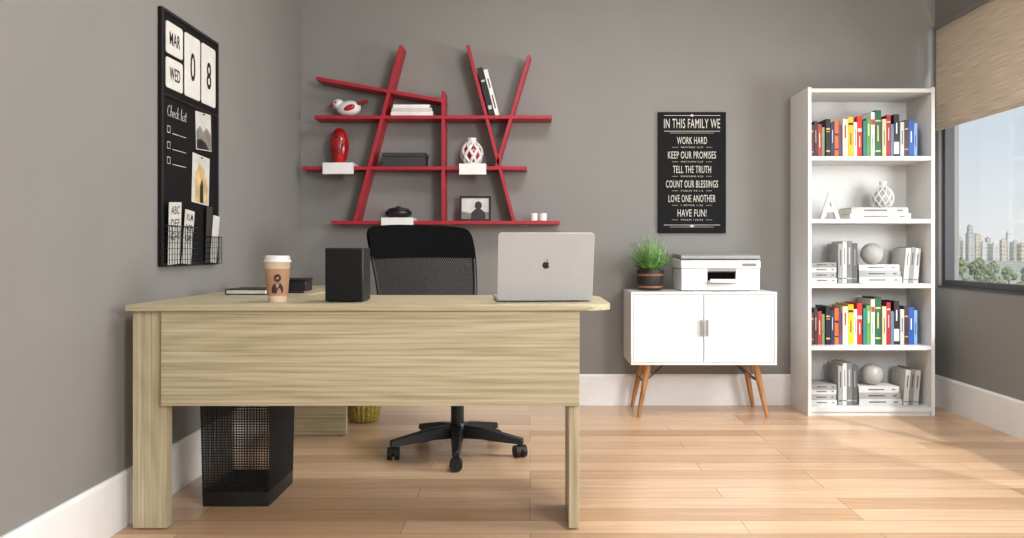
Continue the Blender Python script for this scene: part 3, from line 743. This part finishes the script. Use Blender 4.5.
rule(670, 714, 133, .3); rule(670, 714, 227, .3)
for yy in (115.5, 226):
    zc = Z(yy, SYF); xc = X(692, SYF); q = .009
    obj('diamond_ornament', prism(B(), [(xc-q*1.6, zc), (xc, zc-q), (xc+q*1.6, zc), (xc, zc+q)], 'y', SYF-.0016, SYF-.0013), M['chalk'], t, smooth=False)

# ------------------------------------------------------------ cabinet
CF, CBk = 4.42, 4.775; CX0, CX1 = X(631, CF), X(777, CF); CZ0, CZ1 = .294, .698
t = thing('cabinet', 'white two-door cabinet on slanted wooden legs', 'cabinet', (0, 0, 0))
k = .014
fr = [(CX0, CZ0), (CX1, CZ0), (CX1, CZ1), (CX0, CZ1)]; fi = [(CX0+k, CZ0+k), (CX1-k, CZ0+k), (CX1-k, CZ1-k), (CX0+k, CZ1-k)]
bm = B()
A_ = [bm.verts.new((a, CF, b)) for a, b in fr]; B_ = [bm.verts.new((a, CF, b)) for a, b in fi]; A2 = [bm.verts.new((a, CBk, b)) for a, b in fr]; B2 = [bm.verts.new((a, CBk-.01, b)) for a, b in fi]
for q in range(4):
    n_ = (q+1) % 4
    bm.faces.new((A_[q], A_[n_], B_[n_], B_[q])); bm.faces.new((A_[q], A2[q], A2[n_], A_[n_])); bm.faces.new((B_[q], B_[n_], B2[n_], B2[q]))
bm.faces.new(A2); bm.faces.new(B2)
obj('body', bm, M['white'], t, .001)
mid = (CX0+CX1)/2
for s in (-1, 1):
    a, b = (CX0+k+.002, mid-.0022) if s < 0 else (mid+.0022, CX1-k-.002)
    d = obj('door', box(B(), a, b, CF+.003, CF+.02, CZ0+k+.002, CZ1-k-.002), M['white'], t, .0008)
    hx = mid+s*.0155; zc = Z(328, CF)
    hb = prism(B(), rrect(hx-.006, hx+.006, zc-.046, zc+.046, .0058, 5), 'y', CF-.014, CF-.008)
    for q in (-.032, .032): tube(hb, [(hx, CF-.008, zc+q), (hx, CF+.003, zc+q)], .004, 8)
    obj('handle', hb, M['chrome'], d, label='rounded steel bar handle')
for sx in (-1, 1):
    for yt, yb in ((4.48, 4.45), (4.70, 4.735)):
        xt = mid+sx*.30; xb = mid+sx*.358
        obj('leg', tube(B(), [(xb, yb, .001), (xt, yt, CZ0-.0005)], .0105, 14, .02), M['legwood'], t)
    for pp in (((mid+sx*.325, 4.463, .19), (mid+sx*.20, 4.52, CZ0-.003)), ((mid+sx*.325, 4.72, .19), (mid+sx*.20, 4.66, CZ0-.003)), ((mid+sx*.325, 4.463, .19), (mid+sx*.325, 4.72, .19))):
        obj('brace', tube(B(), pp, .004, 8), M['wire'], t)

# plant
ZC = CZ1+.0006
t = thing('potted_plant', 'spiky green grass plant in black barrel pot with brown bands on cabinet', 'plant', (X(650, 4.6), 4.6, ZC))
pot = obj('pot', lathe(B(), [(0, 0), (.06, 0), (.066, .006), (.076, .06), (.079, .112), (.079, .118), (.07, .118), (.068, .1), (0, .1)], (0, 0, 0), 32), M['potwood'], t)
for z, r_ in ((.022, .0695), (.09, .0778)):
    obj('hoop', lathe(B(), [(r_-.002, z-.006), (r_+.0025, z-.006), (r_+.0035, z+.006), (r_-.001, z+.006)], (0, 0, 0), 32), M['band'], pot)
obj('soil', lathe(B(), [(.067, .1005), (.06, .107), (0, .111)], (0, 0, 0), 24), M['soil'], t)
bm = B()
for i in range(360):
    a = random.random()*6.283; el = random.random()**.5; b0 = random.random()**.5*.045*(.4+.6*el)
    ln = random.uniform(.16, .25)*(1-.12*el)
    d = Vector((math.cos(a), math.sin(a), 0)); s = Vector((-d.y, d.x, 0)); prev = None
    th0 = el*R(72); n = 6; p = d*b0+Vector((0, 0, .105)); ang = th0*.6
    for j in range(n+1):
        f = j/n; wd = .0031*(1-f)**.55+.0002
        q = p.copy(); rq = math.hypot(q.x, q.y)
        lim = .175 if d.x < .2 else .124
        if d.y > .3: lim = min(lim, .16)
        if rq > lim: q.x *= lim/rq; q.y *= lim/rq
        cur = (bm.verts.new(q+s*wd), bm.verts.new(q-s*wd))
        if prev: bm.faces.new((prev[0], prev[1], cur[1], cur[0]))
        prev = cur
        ang += th0*.14; p = p+(d*math.sin(ang)+Vector((0, 0, math.cos(ang))))*ln/n
obj('leaves', bm, M['leaf'], t)

# printer
PF = 4.5; PX0, PX1 = X(681.5, PF), X(760, PF); PB = 4.765
t = thing('printer', 'white desktop printer on the cabinet beside the plant', 'printer', (0, 0, ZC))
sx0, sx1 = X(707.5, PF), X(736, PF)
obj('body', prism(B(), [(PX0, PF), (sx0, PF), (sx0, PF+.14), (sx1, PF+.14), (sx1, PF), (PX1, PF), (PX1, PB), (PX0, PB)], 'z', .004, .1265), M['plastic_w'], t, .003)
obj('upper_body', prism(B(), [(PF-.004, .127), (PB+.002, .127), (PB+.002, .186), (PF+.01, .176), (PF-.004, .166)], 'x', PX0-.003, PX1+.003), M['plastic_w'], t, .004)
obj('scanner_lid', prism(B(), [(PF-.002, .181), (PB, .189), (PB, .211), (PF+.03, .206), (PF-.002, .2)], 'x', PX0-.002, PX1+.002), M['plastic_l'], t, .003)
obj('lid_seam', prism(B(), [(PF+.012, .1765), (PB-.01, .1865), (PB-.01, .1888), (PF+.012, .1812)], 'x', PX0+.006, PX1-.006), M['blackdeep'], t)
obj('slot_lip', prism(B(), [(PF+.002, .1262), (PF+.002, .112), (PF+.0195, .106), (PF+.0195, .1262)], 'x', sx0+.0005, sx1-.0005), M['plastic_l'], t, .001)
obj('output_bay', box(B(), sx0+.0005, sx1-.0005, PF+.02, PF+.1395, .046, .1262), M['blackdeep'], t)
obj('output_tray', prism(B(), [(PF-.06, .05), (PF+.0195, .046), (PF+.0195, .056), (PF-.06, .062), (PF-.06, .07), (PF-.066, .07), (PF-.066, .05)], 'x', sx0+.001, sx1-.001), M['plastic_w'], t, .001)
obj('paper_tray', box(B(), sx0+.0005, sx1-.0005, PF-.001, PF+.0195, .004, .0445), M['plastic_w'], t, .001)
obj('control_panel', box(B(), X(742, PF), X(756, PF), PF-.0052, PF-.0042, .14, .156), M['plastic_g'], t)
for px in (692, 748):
    obj('foot', box(B(), X(px, PF)-.02, X(px, PF)+.02, PF+.04, PF+.2, 0, .004), M['black'], t)

# ------------------------------------------------------------ bookcase
KF, KB = 4.48, 4.783; KX0, KX1 = X(808, KF), X(935, KF); KT = Z(87, KF)
t = thing('bookcase', 'tall white open bookcase with five shelves by the window', 'bookcase', (0, 0, 0))
k = .02
for x in (KX0, KX1-k): obj('side_panel', box(B(), x, x+k, KF, KB, 0, KT), M['whitemat'], t, .001)
obj('back_panel', box(B(), KX0+k, KX1-k, KB-.006, KB, .02, KT-.02), M['whitemat'], t, smooth=False)
obj('top_panel', box(B(), KX0+k, KX1-k, KF, KB-.006, KT-.03, KT-.008), M['whitemat'], t, .001)
obj('plinth', box(B(), KX0+k, KX1-k, KF+.012, KF+.03, 0, .022), M['whitemat'], t)
SH = [1.456, 1.104, .7405, .392, .046]
for z in SH: obj('shelf', box(B(), KX0+k, KX1-k, KF+.004, KB-.006, z-.024, z), M['whitemat'], t, .001)

# name, colour, width in pixels, top row in pixels, label colour, label bands
spines = [('maroon', (104, 40, 36), 4.6, 125, (190, 160, 110), ((.78, .82, .1), (.15, .18, .1))),
 ('slim charcoal', (52, 52, 56), 3.4, 121, (170, 170, 168), ((.4, .75, .38),)),
 ('brick red', (168, 52, 40), 4.2, 124, (226, 204, 170), ((.3, .72, .4),)),
 ('slim sage', (134, 146, 118), 3.2, 127, None, None),
 ('black', (24, 24, 26), 4.8, 119, (204, 176, 90), ((.72, .76, .1), (.66, .68, .1), (.14, .18, .1))),
 ('navy', (38, 48, 88), 3.8, 123, (200, 204, 214), ((.42, .8, .4),)),
 ('orange', (206, 104, 44), 4.4, 121, (40, 36, 34), ((.6, .66, .05), (.2, .24, .05))),
 ('slim violet', (94, 66, 110), 3.0, 125, None, None),
 ('cream', (222, 212, 188), 5.4, 119, (150, 60, 44), ((.5, .84, .36),)),
 ('yellow', (228, 182, 36), 5.6, 117, (34, 32, 30), ((.3, .6, .4), (.8, .86, .05))),
 ('slim white', (226, 224, 219), 3.4, 122, (90, 110, 140), ((.3, .8, .4),)),
 ('scarlet', (204, 34, 30), 5.2, 116, (236, 226, 206), ((.62, .7, .12), (.25, .52, .42))),
 ('slim teal', (40, 118, 116), 3.2, 121, None, None),
 ('leaf green', (84, 146, 70), 4.6, 118, (232, 226, 180), ((.55, .85, .38),)),
 ('tall white', (230, 228, 223), 3.8, 112, (190, 40, 36), ((.72, .84, .05), (.2, .5, .4))),
 ('tall dark green', (24, 92, 58), 6.6, 110, (206, 190, 130), ((.76, .79, .08), (.34, .68, .4), (.12, .15, .08))),
 ('beige', (206, 188, 156), 4.2, 119, (100, 80, 60), ((.3, .7, .4),)),
 ('crimson', (158, 24, 40), 4.4, 115, (214, 196, 150), ((.82, .85, .08), (.4, .7, .4))),
 ('slim steel blue', (98, 122, 148), 3.2, 124, None, None),
 ('black and white', (28, 28, 30), 5.4, 114, (222, 220, 216), ((.08, .36, .02), (.55, .8, .38))),
 ('light grey', (190, 190, 188), 4.0, 122, (60, 60, 60), ((.36, .76, .4),)),
 ('dark brown', (70, 46, 34), 4.2, 120, (180, 150, 100), ((.74, .78, .08), (.2, .23, .08))),
 ('wide blue', (42, 84, 160), 5.6, 120, (228, 228, 226), ((.4, .7, .4),)),
 ('slim pale blue', (128, 162, 204), 3.4, 123, (50, 70, 110), ((.3, .65, .38),))]
for sh, nm in ((0, 'bookcase top shelf'), (3, 'bookcase second-lowest shelf')):
    p0 = 809.6
    for i, (cn, rgb, wp, yt, lc, bands) in enumerate(spines):
        x0, x1 = X(p0, 4.54), X(p0+wp-.2, 4.54); h = Z(yt, 4.54)-SH[0]; p0 += wp+.22
        book('%s book standing on the %s' % (cn, nm), 'colourful books on the '+nm, x0, 4.54+.003*((i*5) % 4), SH[sh]+.0006, x1-x0, h, .17+.02*((i*7) % 4)/3, rgb, 0, (lc, bands) if lc else None)

# second shelf: letter, books, vase
zs = SH[1]+.0006
t = thing('letter_ornament', 'white freestanding letter A ornament on the bookcase', 'letter', (X(830, 4.58), 4.58, zs))
text('letter', 'A', M['lettershade'], t, (0, 0, .0775), (1, 0, 0), (0, 0, 1), .118, .155, .03, 0, 0, .014)
hbook('white book lying lowest under the faceted vase in the bookcase', 'books under the faceted vase', X(850, 4.55), X(911, 4.55), 4.55, 4.74, zs, .034, (210, 208, 204))
hbook('off-white book lying directly beneath the faceted vase in the bookcase', 'books under the faceted vase', X(852, 4.55), X(909, 4.55), 4.56, 4.74, zs+.0346, .034, (182, 179, 174))
zv = zs+.0346+.0346
t = thing('faceted_vase', 'white vase with diamond lattice pattern on lying books in the bookcase', 'vase', (X(883, 4.63), 4.63, zv))
bm = B(); nf = 9; rings = []; edges = []
for q, (r_, z_) in enumerate(((.032, 0), (.05, .02), (.06, .05), (.056, .08), (.036, .108), (.019, .124))):
    rings.append([bm.verts.new((r_*math.cos(2*math.pi*(i+.5*(q % 2))/nf), r_*math.sin(2*math.pi*(i+.5*(q % 2))/nf), z_)) for i in range(nf)])
bm.faces.new(rings[0][::-1]); bm.faces.new(rings[-1])
for q, (a, b) in enumerate(zip(rings, rings[1:])):
    for i in range(nf):
        j = (i+1) % nf
        if q % 2 == 0:
            bm.faces.new((a[i], a[j], b[i])); bm.faces.new((a[j], b[j], b[i])); edges += [(a[i].co.copy(), b[i].co.copy()), (a[j].co.copy(), b[i].co.copy())]
        else:
            bm.faces.new((a[i], a[j], b[j])); bm.faces.new((a[i], b[j], b[i])); edges += [(a[i].co.copy(), b[i].co.copy()), (a[i].co.copy(), b[j].co.copy())]
obj('body', bm, M['facet'], t, smooth=False)
bm = B()
for a, b in edges: tube(bm, [a+Vector((0, 0, .0035)) if a.z < .001 else a, b], .0034, 6)
obj('lattice', bm, M['ceramic'], t)
obj('neck', lathe(B(), [(.021, .1235), (.016, .132), (.022, .152), (.018, .152), (.013, .133), (.012, .1245)], (0, 0, 0), 24), M['ceramic'], t)

# grey-and-white groups on the middle and bottom shelves
for si, nm in ((2, 'middle shelf'), (4, 'bottom shelf')):
    z = SH[si]+.0006; Yf = 4.55; S = 'bookcase '+nm
    ths = (.03, .03, .03, .026); cols = ((196, 194, 191), (158, 156, 154), (202, 200, 197), (142, 140, 138)); zz = z
    for i, (lb, th, c) in enumerate(zip(('bottom', 'second from bottom', 'third from bottom', 'topmost'), ths, cols)):
        hbook('lying book, %s of the left pile on %s' % (lb, S), 'left pile of books on the '+nm, X(811, Yf), X(837, Yf)-.003*(i % 2), Yf+.004*(i % 3), 4.73, zz, th, c); zz += th+.0006
    x = X(838.3, Yf)
    for i, (lb, w_, h_, c) in enumerate((('leftmost pale grey', .025, .225, (150, 150, 149)), ('white', .022, .238, (208, 207, 204)), ('mid grey', .03, .24, (114, 114, 114)), ('rightmost dark grey', .03, .228, (82, 82, 83)))):
        book('%s book of the upright row on %s' % (lb, S), 'upright grey books on the '+nm, x, Yf, z, w_, h_, .17, c, 0, (shade(c, .5) if c[0] > 140 else shade(c, 1.6), ((.45, .85, .38), (.1, .13, .1)))); x += w_+.0006
    zz = z
    for i, (lb, th, c) in enumerate((('bottom', .036, (192, 190, 187)), ('middle', .034, (154, 152, 150)), ('topmost', .034, (204, 202, 200)))):
        hbook('lying book, %s of the pile under the orb on %s' % (lb, S), 'pile of books under the orb on the '+nm, x+.01, X(902, Yf)-.006*i, Yf+.003*i, 4.73, zz, th, c); zz += th+.0006
    t = thing('orb_ornament', 'pale grey ceramic orb on lying books, %s' % S, 'ornament', (X(870, 4.62)+.012, 4.625, zz+.0004))
    pr = [(.0, 0), (.018, 0)]+[(.062*math.cos(R(a)), .061+.062*math.sin(R(a))) for a in range(-70, 75, 10)]+[(.016, .121), (.012, .116), (0, .112)]
    obj('body', lathe(B(), pr, (0, 0, 0), 32), cmat((172, 170, 167), .4), t)
    ln = R(5); xr = X(902, Yf)+.006
    for i, (lb, w_, h_, c) in enumerate((('white', .027, .2, (198, 197, 194)), ('grey', .026, .205, (130, 130, 129)), ('off-white', .03, .198, (180, 178, 174)))):
        xr += w_/math.cos(ln)+.0008
        book('%s book leaning right at the right end of %s' % (lb, S), 'leaning books on the '+nm, xr, Yf, z, w_, h_, .17, c, ln, (shade(c, .5), ((.5, .85, .38), (.08, .11, .1))))

# ------------------------------------------------------------ lights, world, camera
def area(name, loc, target, sx, sy, e, col=(1, 1, 1)):
    l = bpy.data.lights.new(name, 'AREA'); l.shape = 'RECTANGLE'; l.size = sx; l.size_y = sy; l.energy = e; l.color = col
    o = bpy.data.objects.new(name, l); C.objects.link(o); o.location = loc
    o.rotation_euler = (Vector(target)-Vector(loc)).to_track_quat('-Z', 'Y').to_euler()
area('ceiling_light', (.45, 3.0, 2.72), (.45, 3.0, 0), .8, .7, 36, (1, .99, .975))
area('rear_fill_light', (.6, -1.3, 1.8), (.5, 4, .9), 3.0, 1.8, 8, (1, .99, .98))  # fill lamp added in the open end behind the camera
area('side_key_light', (2.25, -.6, 2.0), (-1.374, 2.9, 1.3), 1.2, 1.1, 146, (1, .995, .99))  # key lamp added inside by the right wall, where no window is built
area('window_daylight', (2.85, 2.75, 1.3), (-1.3, 3.0, .95), 1.3, 1.0, 80, (.98, .99, 1))
area('blind_backlight', (4.4, 3.6, 2.9), (2.4, 3.8, 1.95), 1.4, 1.4, 70, (1, .99, .975))  # unseen lamp added outside to make the blind glow from behind
wd = bpy.data.worlds.new('sky'); bpy.context.scene.world = wd; wd.use_nodes = True
N = wd.node_tree.nodes; L = wd.node_tree.links
tc = N.new('ShaderNodeTexCoord'); sp_ = N.new('ShaderNodeSeparateXYZ'); rp = N.new('ShaderNodeValToRGB')
L.new(tc.outputs['Generated'], sp_.inputs[0]); L.new(sp_.outputs[2], rp.inputs[0]); L.new(rp.outputs[0], N['Background'].inputs[0])
e = rp.color_ramp.elements
e[0].position = 0; e[0].color = lin((248, 247, 245)); e[1].position = .5; e[1].color = lin((180, 200, 222))
x = e.new(.12); x.color = lin((226, 235, 244))
N['Background'].inputs[1].default_value = .95
sun = bpy.data.lights.new('sun', 'SUN'); sun.energy = 2.6; sun.angle = R(2); so = bpy.data.objects.new('sun', sun); C.objects.link(so)
so.rotation_euler = (R(48), 0, R(-150)+math.pi)
cam = bpy.data.cameras.new('camera'); co = bpy.data.objects.new('camera', cam); C.objects.link(co)
co.location = (0, 0, EYE); co.rotation_euler = (R(90), 0, 0)
cam.sensor_fit = 'HORIZONTAL'; cam.sensor_width = 36; cam.lens = 36*F/1024
cam.shift_x = (512-CX)/1024; cam.shift_y = (CY-269)/1024
cam.clip_start = .05; cam.clip_end = 4000
bpy.context.scene.camera = co
bpy.context.scene.view_settings.view_transform = 'Standard'
